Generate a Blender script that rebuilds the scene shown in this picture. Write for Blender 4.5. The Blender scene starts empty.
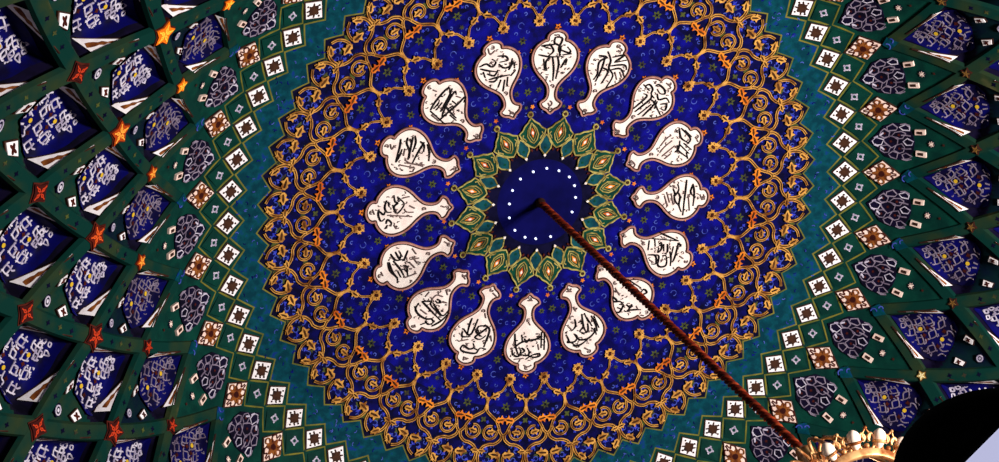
import bpy, math, random
from mathutils import Vector, Matrix
R = math.radians
random.seed(7)
scn = bpy.context.scene
col = scn.collection
Z0 = 25.83                      # height of the apex of the dome above the hall floor
# ------------------------------------------------------------------ dome profile (radius -> drop below apex)
PR = [0, .7, 1.4, 2.234, 3.1, 4.0, 4.446, 5.265, 5.893, 6.678, 7.6, 9.0, 10.6]
PZ = [0, .002, .010, .045, .16, .335, .575, 1.495, 2.20, 2.855, 3.6, 5.0, 8.2]
def _slopes():
    n = len(PR); d = [(PZ[i+1]-PZ[i])/(PR[i+1]-PR[i]) for i in range(n-1)]
    m = [0.0]*n
    for i in range(1, n-1):
        m[i] = 2*d[i-1]*d[i]/(d[i-1]+d[i]) if d[i-1]*d[i] > 0 else 0
    m[-1] = d[-1]
    return m
PM = _slopes()
def pz(r):
    r = max(0, min(r, PR[-1]-1e-6))
    i = 0
    while r > PR[i+1]: i += 1
    h = PR[i+1]-PR[i]; t = (r-PR[i])/h
    v = (2*t**3-3*t*t+1)*PZ[i]+(t**3-2*t*t+t)*h*PM[i]+(-2*t**3+3*t*t)*PZ[i+1]+(t**3-t*t)*h*PM[i+1]
    return v
def slope(r): return (pz(r+.01)-pz(max(0, r-.01)))/(.01+min(r, .01))
def S(r, a, h=0.0):
    """point on the dome's inner face: radius, angle in degrees, height h towards the viewer below"""
    s = slope(r); n = math.hypot(1, s)
    rr = r-h*s/n; z = Z0-pz(r)-h/n; t = -R(a)
    return Vector((rr*math.cos(t), rr*math.sin(t), z))
def N(r, a):
    s = slope(r); n = math.hypot(1, s); t = -R(a)
    return Vector((-s/n*math.cos(t), -s/n*math.sin(t), -1/n))
def lerp(a, b, t): return a+(b-a)*t
# ------------------------------------------------------------------ camera
CAM = Vector((-9.377597191161309, -8.4524410618089, 1.6))
RX = Vector((0.9448147307532491, -0.07414962218833744, -0.31910336582523263))
RY = Vector((-0.03724158770662168, 0.9434247141721305, -0.3294888053247388))
RZ = Vector((0.325481472125151, 0.32318979287496136, 0.8886001176483627))
FP = 2200.0
def proj(p):
    v = Vector(p)-CAM; d = v.dot(RZ)
    return 499.5+FP*v.dot(RX)/d, 231+FP*v.dot(RY)/d
def ray(px, py, depth):
    return CAM+RX*((px-499.5)/FP*depth)+RY*((py-231)/FP*depth)+RZ*depth
cd = bpy.data.cameras.new('camera'); cam = bpy.data.objects.new('camera', cd); col.objects.link(cam)
cd.sensor_width = 36; cd.lens = FP/999*36; cd.clip_end = 200
m3 = Matrix((RX, -RY, -RZ)).transposed()
cam.matrix_world = Matrix.Translation(CAM) @ m3.to_4x4()
scn.camera = cam
def seen(p, mg=0):
    x, y = proj(p); return -mg < x < 999+mg and -mg < y < 462+mg
# ------------------------------------------------------------------ materials
def lin(c): return tuple((v/255/12.92 if v <= 10.3 else ((v/255+.055)/1.055)**2.4) for v in c)
def mat(name, c, c2=None, scale=8, rough=.6, emit=0, metal=0, detail=4, lo=.4, hi=.62, c3=None, spec=.03):
    m = bpy.data.materials.new(name); m.use_nodes = True
    nt = m.node_tree; b = nt.nodes['Principled BSDF']
    b.inputs['Roughness'].default_value = rough
    b.inputs['Metallic'].default_value = metal
    b.inputs['Specular IOR Level'].default_value = spec
    c = lin(c)+(1,)
    b.inputs['Base Color'].default_value = c
    if c2:
        tc = nt.nodes.new('ShaderNodeTexCoord'); no = nt.nodes.new('ShaderNodeTexNoise'); ra = nt.nodes.new('ShaderNodeValToRGB')
        no.inputs['Scale'].default_value = scale; no.inputs['Detail'].default_value = detail
        ra.color_ramp.elements[0].position = lo; ra.color_ramp.elements[1].position = hi
        ra.color_ramp.elements[0].color = c; ra.color_ramp.elements[1].color = lin(c2)+(1,)
        if c3:
            e = ra.color_ramp.elements.new(min(1, hi+.1)); e.color = lin(c3)+(1,)
        nt.links.new(tc.outputs['Object'], no.inputs['Vector']); nt.links.new(no.outputs['Fac'], ra.inputs['Fac'])
        nt.links.new(ra.outputs['Color'], b.inputs['Base Color'])
    if emit:
        b.inputs['Emission Color'].default_value = c; b.inputs['Emission Strength'].default_value = emit
    return m
# ------------------------------------------------------------------ mesh builder
class MB:
    def __init__(s): s.v = []; s.f = []; s.m = []
    def face(s, pts, m=0):
        i = len(s.v); s.v += [tuple(p) for p in pts]; s.f.append(tuple(range(i, i+len(pts)))); s.m.append(m)
    def slab(s, pts, nrm, th, m=0, ms=None):
        """closed plate: outline pts on the face, thickness th away from the viewer"""
        if ms is None: ms = m
        n = len(pts); i = len(s.v)
        back = [Vector(p)-Vector(q)*th for p, q in zip(pts, nrm)]
        s.v += [tuple(p) for p in pts]+[tuple(p) for p in back]
        s.f.append(tuple(range(i, i+n))); s.m.append(m)
        for k in range(n):
            l = (k+1) % n; s.f.append((i+k, i+l, i+n+l, i+n+k)); s.m.append(ms)
    def poly(s, ra, h, th, m=0, ms=None):
        s.slab([S(r, a, h) for r, a in ra], [N(r, a) for r, a in ra], th, m, ms)
    def strip(s, pts, nrm, w, th, m=0, off=0, taper=None):
        """raised bead following pts; nrm = face normals, w = half width"""
        n = len(pts); rows = []
        if n < 2: return
        for k in range(n):
            d = (pts[min(n-1, k+1)]-pts[max(0, k-1)])
            if d.length < 1e-9: d = Vector((1, 0, 0))
            sd = nrm[k].cross(d).normalized()
            wk = w*(taper(k/(n-1)) if taper else 1)
            c = pts[k]+sd*off
            rows.append([c-sd*wk-nrm[k]*th, c-sd*wk*.75, c+sd*wk*.75, c+sd*wk-nrm[k]*th])
        i = len(s.v)
        for r in rows: s.v += [tuple(p) for p in r]
        for k in range(n-1):
            for j in range(3):
                a = i+k*4+j; s.f.append((a, a+1, a+5, a+4)); s.m.append(m)
        for e in (0, n-1): s.f.append(tuple(i+e*4+j for j in range(4))); s.m.append(m)
    def line(s, ra, h, w, th, m=0, off=0, taper=None, smooth=0, closed=False):
        if smooth: ra = catmull(ra, smooth, closed)
        if closed: ra = list(ra)+[ra[0], ra[1]]
        s.strip([S(r, a, h) for r, a in ra], [N(r, a) for r, a in ra], w, th, m, off, taper)
    def ball(s, c, r, m=0, seg=8, ring=5, sc=(1, 1, 1)):
        c = Vector(c); i = len(s.v)
        for j in range(1, ring):
            t = math.pi*j/ring
            for k in range(seg):
                p = 2*math.pi*k/seg
                s.v.append(tuple(c+Vector((r*sc[0]*math.sin(t)*math.cos(p), r*sc[1]*math.sin(t)*math.sin(p), r*sc[2]*math.cos(t)))))
        top = len(s.v); s.v.append(tuple(c+Vector((0, 0, r*sc[2])))); s.v.append(tuple(c-Vector((0, 0, r*sc[2]))))
        for k in range(seg):
            l = (k+1) % seg
            s.f.append((top, i+k, i+l)); s.m.append(m)
            b = i+(ring-2)*seg; s.f.append((top+1, b+l, b+k)); s.m.append(m)
            for j in range(ring-2):
                a = i+j*seg; s.f.append((a+k, a+seg+k, a+seg+l, a+l)); s.m.append(m)
    def tube(s, pts, rad, m=0, seg=8):
        n = len(pts); i = len(s.v)
        for k in range(n):
            d = (pts[min(n-1, k+1)]-pts[max(0, k-1)]).normalized()
            u = d.orthogonal().normalized()
            if k: u = (pu-d*pu.dot(d)).normalized()
            pu = u; w = d.cross(u); rk = rad(k/(n-1)) if callable(rad) else rad
            for j in range(seg):
                t = 2*math.pi*j/seg; s.v.append(tuple(pts[k]+(u*math.cos(t)+w*math.sin(t))*rk))
        for k in range(n-1):
            for j in range(seg):
                l = (j+1) % seg; a = i+k*seg; s.f.append((a+j, a+l, a+seg+l, a+seg+j)); s.m.append(m)
        s.f.append(tuple(i+j for j in range(seg))); s.m.append(m); s.f.append(tuple(i+(n-1)*seg+j for j in range(seg))); s.m.append(m)
    def lathe(s, prof, org, m=0, seg=40, M=None, ms=None):
        i = len(s.v); n = len(prof)
        for r, z in prof:
            for j in range(seg):
                t = 2*math.pi*j/seg; p = Vector((r*math.cos(t), r*math.sin(t), z))
                s.v.append(tuple(Vector(org)+(M @ p if M else p)))
        for k in range(n-1):
            for j in range(seg):
                l = (j+1) % seg; a = i+k*seg; s.f.append((a+j, a+l, a+seg+l, a+seg+j)); s.m.append(ms[k] if ms else m)
    def build(s, name, mats, root=None, smooth=False):
        me = bpy.data.meshes.new(name)
        top = root.parent if root is not None and root.parent is not None else root
        inv = top.matrix_basis.inverted() if root is not None else None
        me.from_pydata([inv @ Vector(p) for p in s.v] if inv else s.v, [], s.f)
        for mm in (mats if isinstance(mats, (list, tuple)) else [mats]): me.materials.append(mm)
        me.polygons.foreach_set('material_index', s.m)
        if smooth: me.polygons.foreach_set('use_smooth', [True]*len(me.polygons))
        me.update()
        o = bpy.data.objects.new(name, me); col.objects.link(o)
        if root is not None: o.parent = root
        return o
def catmull(p, n, closed=False):
    out = []; L = len(p)
    if L < 3: return list(p)
    for i in range(L if closed else L-1):
        g = (lambda k: p[k % L]) if closed else (lambda k: p[max(0, min(L-1, k))])
        a, b, c, d = g(i-1), g(i), g(i+1), g(i+2)
        for k in range(n):
            t = k/n
            out.append(tuple(.5*(2*b[j]+(c[j]-a[j])*t+(2*a[j]-5*b[j]+4*c[j]-d[j])*t*t+(3*b[j]-a[j]-3*c[j]+d[j])*t**3) for j in range(len(b))))
    if not closed: out.append(tuple(p[-1]))
    return out
def tag(o, label, cat, group=None):
    o['label'] = label; o['category'] = cat
    if group: o['group'] = group
    return o
def root_at(name, r, a, h=0.0):
    o = bpy.data.objects.new(name, None); col.objects.link(o); o.empty_display_size = .1
    o.matrix_basis = Matrix.Translation(S(r, a, h)) @ Matrix.Rotation(-R(a), 4, 'Z')
    return o
def place(o, r, a, h=0.0):
    o.matrix_basis = Matrix.Translation(S(r, a, h)) @ Matrix.Rotation(-R(a), 4, 'Z')
kids = {}
def copy_tree(o):
    """a thing and its parts"""
    c = o.copy(); col.objects.link(c)
    if o.name not in kids:
        kids[o.name] = list(o.children)
        for ch in kids[o.name]: kids[ch.name] = list(ch.children)
    for ch in kids[o.name]:
        d = ch.copy(); col.objects.link(d); d.parent = c
        for g in kids[ch.name]:
            e = g.copy(); col.objects.link(e); e.parent = d
    return c
ORD = ['', 'first', 'second', 'third', 'fourth', 'fifth', 'sixth', 'seventh', 'eighth', 'ninth', 'tenth', 'eleventh', 'twelfth', 'thirteenth', 'fourteenth', 'fifteenth', 'sixteenth', 'seventeenth', 'eighteenth', 'nineteenth', 'twentieth', 'twenty-first', 'twenty-second', 'twenty-third', 'twenty-fourth']
def sided(items):
    """items: (obj, point) -> obj, side, ordinal from the top of the picture, count"""
    out = []
    for side in ('left', 'right'):
        L = [(proj(p)[1], o) for o, p in items if (proj(p)[0] < 530) == (side == 'left')]
        L.sort(key=lambda t: t[0])
        for i, (_, o) in enumerate(L): out.append((o, side, ORD[i+1] if i else 'topmost', len(L)))
    return out
def struct(o): o['kind'] = 'structure'; return o
K = 5.625
def tooth(a):                      # 1 at multiples of K, 0 half way between
    return abs(((a/K) % 1)-.5)*2
# ------------------------------------------------------------------ palette
navy = mat('boss_navy', (3, 3, 54), (6, 6, 70), 3)
ink = mat('dark_navy', (5, 4, 28), (12, 10, 40), 9)
blue = mat('lapis_glaze', (5, 4, 62), (10, 9, 118), 7.5, lo=.38, hi=.66, detail=6)
blue2 = mat('midnight_glaze', (5, 4, 34), (8, 8, 78), 8, lo=.4, hi=.68, detail=6)
blob_m = mat('bright_blue_motif', (26, 30, 150), (60, 70, 190), 16)
teal = mat('teal_glaze', (2, 46, 58), (4, 62, 72), 9, detail=8, lo=.42, hi=.58, c3=(12, 44, 110))
green = mat('green_glaze', (6, 40, 35), (8, 54, 44), 5, lo=.4, hi=.65)
deep = mat('deep_green', (7, 28, 32), (6, 16, 34), 4)  # dark green of the backing shell and the small niche recesses
rib_m = mat('rib_green', (7, 44, 38), (38, 50, 30), 1.9, detail=5, lo=.46, hi=.66, c3=(74, 72, 44))
olive = mat('olive_gold_line', (112, 104, 40), (84, 84, 34), 6)
gold = mat('gold_line', (208, 150, 72), (116, 66, 26), 9, lo=.4, hi=.66, detail=6)
bronze = mat('dark_gold', (84, 48, 20), (44, 24, 16), 7)
orange = mat('orange_glaze', (226, 132, 42), (176, 78, 22), 9)
white = mat('white_glaze', (240, 232, 232), (226, 214, 214), 9)
cream = mat('cream_glaze', (234, 219, 209), (222, 200, 190), 7)
rose = mat('rose_border', (176, 126, 112), (140, 92, 82), 8)
umber = mat('dark_brown', (44, 26, 22), (64, 38, 26), 9)
black = mat('black_ink', (20, 16, 18))
grey = mat('soft_ink', (104, 84, 80))
maroon = mat('maroon_glaze', (76, 28, 20), (48, 16, 14), 9)
brownf = mat('brown_flower', (136, 76, 32), (86, 40, 20), 12)
pink = mat('pink_cream', (236, 208, 194), (220, 184, 168), 6)
lav = mat('lavender_line', (204, 194, 206), (150, 138, 160), 9)
lav2 = mat('dim_lavender_line', (132, 118, 134), (96, 82, 100), 7)
curl_m = mat('pale_blue_line', (70, 84, 168), (34, 42, 126), 14)
oliv2 = mat('olive_motif', (72, 78, 34), (48, 44, 36), 12)
cellblue = mat('panel_blue', (7, 7, 78), (12, 9, 38), 3.6, lo=.42, hi=.62)
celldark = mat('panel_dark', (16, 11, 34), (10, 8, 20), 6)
tealbud = mat('teal_bud', (16, 70, 76), (10, 50, 62), 9)
petal_g = mat('petal_green', (11, 62, 44), (8, 44, 38), 9)
paleg = mat('pale_gold_line', (170, 154, 86), (116, 98, 48), 12)
yellow = mat('yellow_motif', (200, 160, 40))
MED = [
[[1.22,0.037],[2.248,0.007],[[[-233,690],[-134,692],[48,694],[231,699]],[[-181,778],[-75,811],[108,818]],[[-173,779],[-74,762],[-14,817]],[[-117,525],[-56,556],[-18,553],[-72,592],[-118,601],[-178,578]],[[-72,592],[-12,631],[95,631],[186,674]],[[-11,554],[50,578],[110,640]]],[[[-43,735],[169,780]],[[-24,422],[51,455],[112,486]],[[-70,446],[66,503]],[[-41,512],[81,551]],[[2,726],[-74,777]],[[-45,890],[30,931]],[[-46,936],[22,961]],[[-34,31],[10,82],[41,48]]],[[-151,828],[138,853],[-146,490],[155,708]]],
[[1.106,0.472],[2.056,0.848],[[[-190,760],[-58,751],[46,829]],[[-181,784],[-13,862],[47,811]],[[-137,825],[-23,882]],[[12,680],[92,676],[220,764]],[[17,713],[177,794]],[[89,624],[59,684],[-32,726]],[[20,765],[141,838]],[[236,760],[147,766]]],[[[2,455],[-38,535],[-71,632]],[[74,453],[40,549],[7,646]],[[-64,472],[-119,557],[-143,633]],[[119,475],[86,572]],[[-4,930],[75,944]],[[-32,63],[36,96],[75,59]]],[[-174,726],[-154,721],[212,635],[191,561]]],
[[0.895,0.865],[1.596,1.558],[[[-87,395],[-84,624],[-144,620]],[[-41,385],[-23,628],[-56,679]],[[20,388],[39,605]],[[79,419],[69,607],[35,685]],[[-209,696],[-182,751],[-105,743],[-72,691],[4,683]],[[-108,796],[-95,837],[3,851],[58,821],[15,778],[-62,786]],[[-14,749],[64,714],[120,798],[197,790]],[[-9,642],[52,646],[145,625],[237,604]],[[126,691],[184,749],[233,685],[181,661]],[[116,596],[65,687]],[[-239,694],[-118,702]]],[[[-39,922],[52,928],[39,887]],[[-51,7],[-54,61],[23,52]]],[[-227,608],[166,505],[27,537],[-152,472]]],
[[0.451,1.128],[0.851,2.057],[[[-176,749],[-71,767],[-133,674],[-82,534],[-92,450]],[[-88,746],[-60,597],[-56,438]],[[-96,836],[-6,754],[20,658],[117,591],[110,426]],[[-1,796],[126,877],[53,752],[181,833]],[[31,689],[189,769],[243,725]],[[-49,629],[34,610],[26,445]],[[56,646],[167,706],[269,628]],[[-176,749],[-53,761]]],[[[115,644],[188,567]],[[174,669],[234,614]],[[-11,939],[72,921],[8,881]],[[-23,74],[26,40]]],[[179,482],[-192,676],[33,636]]],
[[0.015,1.168],[0.024,2.2],[[[-188,825],[-78,837],[-4,849]],[[-188,825],[-72,789]],[[-213,716],[-86,691],[39,691]],[[-26,935],[-30,862],[50,813],[49,715],[89,690]],[[-145,667],[-116,519]],[[-84,679],[-115,617],[-91,519]],[[-36,691],[-6,543],[-2,395]],[[27,691],[51,592],[33,420]],[[-1,935],[64,910],[28,788],[62,715]],[[54,776],[159,739],[181,764],[138,813]],[[80,555],[142,666],[139,592]],[[-78,837],[-32,764],[-87,703]],[[87,715],[198,727]]],[[[-34,123],[-4,85],[17,123],[-11,148]]],[[-183,556],[-83,445],[100,494],[-29,959],[97,837]]],
[[-0.455,1.113],[-0.821,2.061],[[[-218,774],[-129,777],[-71,714],[-9,754],[-44,807]],[[-214,746],[-129,686],[-19,628]],[[-190,697],[-187,618]],[[-151,655],[-78,599],[-12,651]],[[34,815],[125,778],[135,722],[37,735]],[[19,717],[63,647],[138,642],[198,722]],[[-148,576],[-12,560],[109,536]],[[-155,552],[-98,529],[-39,557]],[[-72,439],[-11,520]],[[-28,369],[35,501]],[[35,409],[79,522]],[[114,600],[197,671],[189,595]],[[117,520],[194,567]]],[[[-54,954],[-51,875],[19,898]],[[-22,114],[3,64],[-24,62]]],[[-219,683],[88,780],[99,684],[-156,501]]],
[[-0.864,0.854],[-1.597,1.566],[[[-180,727],[-58,763],[155,772],[124,707]],[[-187,719],[-171,459]],[[-141,712],[-44,720]],[[-191,553],[-68,546],[101,533],[231,534],[167,490]],[[-108,619],[73,678],[182,729]],[[-133,561],[-30,619],[176,678],[164,635]],[[-17,634],[-29,532],[-27,415]],[[-134,676],[-18,691]],[[-17,576],[49,562]],[[80,613],[88,547]],[[60,663],[-17,634]],[[-54,503],[-47,393]]],[[[151,620],[178,563]],[[-212,676],[-198,546]],[[5,893],[25,843]],[[-23,92],[-9,18]]],[[2,641],[41,598],[33,749],[50,474]]],
[[-1.101,0.469],[-2.104,0.824],[[[130,818],[26,790],[-145,767]],[[-145,767],[-60,753],[21,754]],[[170,743],[108,733],[32,666],[-73,637]],[[195,686],[96,668],[-54,629]],[[162,714],[112,667]],[[217,670],[141,629],[29,622]],[[178,535],[66,554],[-93,570]],[[171,583],[142,519],[68,495]],[[168,488],[89,428],[-14,391]]],[[[-120,659],[-102,548],[-92,434]],[[-160,710],[-143,548]],[[-84,675],[-104,581],[-73,425]],[[-152,526],[-186,529],[-195,559]],[[37,912],[-16,873],[36,862]],[[30,724],[-46,708]],[[-38,97],[5,64]]],[[-212,721],[-208,655]]],
[[-1.157,-0.012],[-2.25,-0.031],[[[185,691],[108,673],[90,642],[48,685],[-31,644],[70,565],[150,629]],[[167,645],[105,627]],[[130,772],[55,792],[-7,766],[-11,713]],[[72,702],[9,676]],[[30,859],[-31,864],[-109,830],[-82,786]],[[6,850],[-35,803],[-6,789]],[[-144,768],[-99,755],[-133,708],[-179,714]],[[-161,752],[-204,781]],[[114,756],[52,739]]],[[[147,583],[157,508]],[[16,562],[-24,530],[-30,453]],[[50,503],[15,440]],[[-46,757],[-82,466]],[[-166,676],[-215,644]],[[35,934],[-27,909]],[[24,133],[6,86]]],[[-184,645],[116,794]]],
[[-1.103,-0.469],[-2.089,-0.876],[[[196,740],[99,712],[70,633]],[[195,679],[93,661],[141,627]],[[173,633],[102,622]],[[145,537],[67,608],[54,639]],[[116,804],[9,814],[-108,766],[-176,781]],[[108,789],[-22,790],[-112,759]],[[102,738],[-31,695],[-141,680]],[[-32,731],[-130,721]],[[-5,651],[-32,616],[-100,630],[-53,649]],[[-100,630],[-151,639]]],[[[1,568],[-92,530]],[[26,542],[-2,445]],[[51,516],[-59,482]],[[-153,675],[-164,536]],[[146,483],[60,459]],[[41,918],[-18,912]],[[57,103],[-5,52]]],[[-45,665],[-54,454],[5,576]]],
[[-0.895,-0.869],[-1.605,-1.574],[[[154,656],[28,656],[-226,656]],[[154,656],[60,572],[36,607],[-178,614]],[[170,698],[139,782],[28,796],[-67,768],[-114,726],[-162,740],[-138,803],[-67,796]],[[178,761],[44,810]],[[28,502],[-27,495],[-19,530],[28,530]],[[28,572],[-75,593],[-194,600],[-194,487]],[[-99,796],[-59,873]],[[-186,789],[-226,656],[-226,515]]],[[[170,586],[178,509]],[[76,558],[75,474],[-4,432]],[[-51,474],[-107,452]],[[36,341],[-35,375]],[[91,740],[-19,726]],[[12,950],[-35,936]],[[28,67],[-51,81]]],[[-138,565],[-115,473],[-11,677]]],
[[-0.538,-1.062],[-0.878,-2.08],[[[26,439],[34,615],[72,650],[141,606],[169,601]],[[156,635],[133,691],[39,666]],[[101,447],[100,546],[79,664]],[[-29,511],[-127,497],[-46,619],[-24,662],[-92,669],[-144,605]],[[-17,514],[-9,591],[-102,629]],[[-83,484],[-164,525],[-172,672],[-175,746]],[[103,832],[81,789],[-8,815],[-57,777],[-28,735]],[[103,832],[66,860],[-38,858],[-108,839],[-133,770],[-208,763]],[[-62,789],[-118,799]],[[-171,573],[-183,669]],[[-23,562],[-78,635]]],[[[-29,350],[-63,403]],[[-203,589],[-242,654]],[[157,759],[49,706]],[[27,924],[-41,931]],[[-28,90],[-93,122]]],[[157,598],[-196,766],[121,526],[-30,710],[-211,512]]],
[[-0.042,-1.211],[-0.022,-2.253],[[[166,491],[152,651],[104,777]],[[170,674],[75,608],[-96,584],[-207,593]],[[-215,495],[-221,729]],[[-178,493],[-180,701]],[[-119,549],[-181,554],[-120,574],[-48,605]],[[79,510],[63,609]],[[194,697],[179,759],[116,789],[82,730],[96,680]],[[72,682],[33,722],[81,755]],[[92,766],[-7,786],[-29,739],[-2,688]],[[-19,787],[-95,818],[-168,799],[-142,772],[-56,790],[15,834]],[[40,562],[13,613],[-22,567]]],[[[164,822],[41,819]],[[37,906],[-14,935],[-62,914]],[[0,357],[-26,396]],[[-136,649],[-152,724]],[[25,76],[-36,80]]],[[65,548],[29,538],[138,579],[-75,669],[-117,513]]],
[[0.461,-1.105],[0.836,-2.068],[[[-56,438],[-30,599],[-45,704]],[[-90,441],[-106,583]],[[-164,510],[-183,642],[-178,738]],[[-195,524],[-212,704]],[[48,466],[64,557],[136,599]],[[19,527],[-26,535],[-30,599],[32,645],[-3,685]],[[-92,589],[-62,687],[21,687]],[[212,614],[201,693],[221,721],[134,748],[83,696],[115,645]],[[108,661],[65,754],[-46,779],[-146,724],[-117,662]],[[-159,681],[-154,777]],[[172,793],[85,819],[-19,791]],[[204,704],[148,791]],[[-105,509],[-135,645]]],[[[157,515],[129,577]],[[43,876],[0,932]],[[22,305],[7,373]],[[45,76],[-17,103]]],[[205,592],[-19,557],[-61,810],[113,832]]],
[[0.853,-0.88],[1.602,-1.559],[[[-87,382],[-109,627],[-108,719]],[[-114,398],[-137,628]],[[-141,414],[-177,644]],[[-108,719],[-188,752],[-190,690],[-135,689]],[[150,429],[145,513],[166,520]],[[150,429],[186,496],[133,559],[121,605]],[[263,624],[230,663],[128,628],[161,589]],[[208,595],[189,649]],[[101,659],[96,729],[55,714],[158,735],[177,696]],[[151,727],[78,798],[25,862]],[[-79,780],[-78,810]]],[[[48,378],[77,499]],[[88,393],[76,439]],[[74,914],[54,953]],[[30,777],[44,822]]],[[51,531],[-194,476],[75,408]]],
[[1.114,-0.446],[2.094,-0.867],[[[109,454],[81,544],[166,599],[193,552]],[[74,540],[71,591],[171,628],[181,686],[131,729],[36,677],[47,630]],[[-59,380],[55,424]],[[-98,437],[-20,488]],[[-94,404],[-191,728]],[[-195,453],[-192,587],[-193,735]],[[-64,517],[-89,538],[-22,575],[36,554],[-24,539]],[[-87,574],[-6,619]],[[-105,617],[-24,662],[15,648]],[[-35,691],[27,742],[125,787]],[[-170,739],[10,786],[75,787]],[[-163,743],[-155,783],[-133,769]],[[-107,704],[13,735]]],[[[157,498],[167,556]],[[116,642],[81,649]],[[-19,280],[-9,337]],[[-27,836],[-17,895]],[[11,1],[-20,37]]],[[-173,747],[-57,538],[24,460],[38,713]]]]
# ------------------------------------------------------------------ ceiling: the dome face
ceil = MB()
NA = 512
def zig(lo, hi):                    # radius lo at multiples of K, hi half way
    return lambda a: lerp(hi, lo, tooth(a))
def const(r): return lambda a: r
V0R, S1R, S2R, S3R, S4R, S5R = 4.68, 5.265, 5.893, 6.678, 7.6, 8.7
def netline(a):                     # rib line: V0 at odd multiples of K, S1 at even
    t = abs(((a/(2*K)) % 1)-.5)*2   # 1 at even multiples
    return lerp(V0R, S1R, t)
mids = [navy, ink, blue, teal, olive, green, deep, oliv2, curl_m, orange, blue2, blob_m]
bands = [(const(.02), navy, 1), (const(.56), navy, 3), (const(.62), ink, 1), (zig(.80, .80), ink, 1), (const(1.2), blue, 3), (const(2.72), blue, 6), (const(3.2), blue2, 3),
         (zig(3.40, 3.545), blue2, 2), (zig(3.485, 3.63), ink, 1), (zig(3.505, 3.652), olive, 1), (zig(3.79, 3.965), teal, 3), (zig(3.815, 3.99), olive, 1),
         (const(4.3), green, 2), (netline, green, 5)]
prev = None
idx = []
for fn, m, sub in bands:
    ring = None
    for q in range(1, sub+1):
        base = len(ceil.v)
        for j in range(NA):
            a = 360*j/NA
            r = fn(a) if prev is None else lerp(prev(a), fn(a), q/sub)
            ceil.v.append(tuple(S(r, a)))
        if idx:
            b0 = idx[-1]
            for j in range(NA):
                l = (j+1) % NA
                ceil.f.append((b0+j, b0+l, base+l, base+j)); ceil.m.append(mids.index(m))
        idx.append(base)
    prev = fn
# outer shell behind the vault niches
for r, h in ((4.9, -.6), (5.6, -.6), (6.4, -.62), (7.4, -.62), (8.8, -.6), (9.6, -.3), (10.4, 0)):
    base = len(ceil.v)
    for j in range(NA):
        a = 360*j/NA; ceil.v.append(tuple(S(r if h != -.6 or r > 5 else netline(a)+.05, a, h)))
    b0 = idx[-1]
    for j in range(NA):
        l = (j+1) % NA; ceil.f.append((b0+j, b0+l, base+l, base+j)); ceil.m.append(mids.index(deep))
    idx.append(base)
ceil.face([S(.02, 360*j/12) for j in range(12)], 0)
# small glaze motifs of the blue field
def rosebud(mb, r, a, rad, m, petals=6, h=.004):
    c = S(r, a, h); n = N(r, a); u = n.orthogonal().normalized(); w = n.cross(u)
    L = []
    for k in range(petals*4):
        t = 2*math.pi*k/(petals*4); q = rad*(.72+.28*math.cos(petals*t)); L.append(c+u*q*math.cos(t)+w*q*math.sin(t))
    mb.face(L, m)
def curl(mb, r, a, rad, m, rot=0, h=.006, w=.006, turn=4.6):
    c = S(r, a, h); n = N(r, a); u = n.orthogonal().normalized(); v = n.cross(u)
    P = [c+(u*math.cos(rot+t)+v*math.sin(rot+t))*rad for t in [turn*k/7 for k in range(8)]]
    mb.strip(P, [n]*8, w, .003, m)
io, ic, ior = mids.index(oliv2), mids.index(curl_m), mids.index(orange)
for i in range(16):
    c = 22.5*i
    for a, r, q in ((11.25, 2.115, .055), (11.25, 1.45, .055), (5.6, 1.46, .042), (-5.6, 1.46, .042), (11.25, 1.78, .035)):
        rosebud(ceil, r, c+a, q, io); rosebud(ceil, r, c+a, q*.4, mids.index(ink), 4, .006)
    rosebud(ceil, 1.255, c+9.4, .032, ior, 5); rosebud(ceil, 1.255, c+13.1, .028, io, 5)
    for a, r, q in ((8.05, 1.615, .030), (-8.05, 1.615, .030), (11.25, 2.31, .038), (11.25, 1.94, .024), (3.2, 2.29, .022), (-3.2, 2.29, .022), (7.6, 1.33, .02), (-7.6, 1.33, .02), (11.25, 1.62, .022), (8.7, 1.17, .022), (-8.7, 1.17, .022), (2.9, 1.18, .02), (-2.9, 1.18, .02), (9.3, 2.22, .02), (-9.3, 2.22, .02)):
        curl(ceil, r, c+a, q, ic, random.random()*6)
for i in range(32):
    c = 11.25*i
    rosebud(ceil, 2.72, c+K, .062, io); rosebud(ceil, 2.72, c+K, .026, mids.index(ink), 4, .006)
    rosebud(ceil, 2.56, c+K, .035, io); rosebud(ceil, 3.06, c, .05, io, 4); rosebud(ceil, 3.42, c+K, .06, io, 5); rosebud(ceil, 2.9, c, .045, io, 4)
    for s in (-1, 1):
        for r, a, q in ((2.5, 4.6, .02), (2.62, 2.9, .02), (2.86, 4.6, .026), (2.78, 2.6, .022), (3.12, 2.2, .03), (3.0, 1.4, .024), (3.30, 2.0, .034), (3.42, 2.6, .036), (3.36, 1.2, .026), (3.24, 3.4, .024), (3.47, 4.2, .022), (2.45, 1.6, .022)):
            curl(ceil, r, c+s*a, q*.85, ic, random.random()*6, w=.007)
ib = mids.index(blob_m)
for i in range(32):                  # bright blue and dark leaf motifs behind the scrolls
    c = 11.25*i
    for s in (-1, 1):
        for r, a, q in ((3.27, 2.0, .034), (3.42, 3.7, .036), (3.30, 3.9, .03), (3.44, 2.0, .03), (3.10, 3.3, .026), (3.0, 2.2, .024), (2.86, 4.9, .03), (3.16, 1.2, .026), (2.93, 1.2, .026), (3.37, .8, .022), (2.80, 3.6, .026), (2.98, 3.5, .022)):
            rosebud(ceil, r, c+s*a, q, ib, 3+i % 3, .003); rosebud(ceil, r+.006, c+s*(a+.1), q*.3, ic, 4, .005)
        for r, a, q in ((3.36, 2.9, .05), (3.07, 2.15, .035), (3.46, .5, .04), (3.19, 4.3, .03)):
            rosebud(ceil, r, c+s*a, q, io, 5, .0035)
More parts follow.
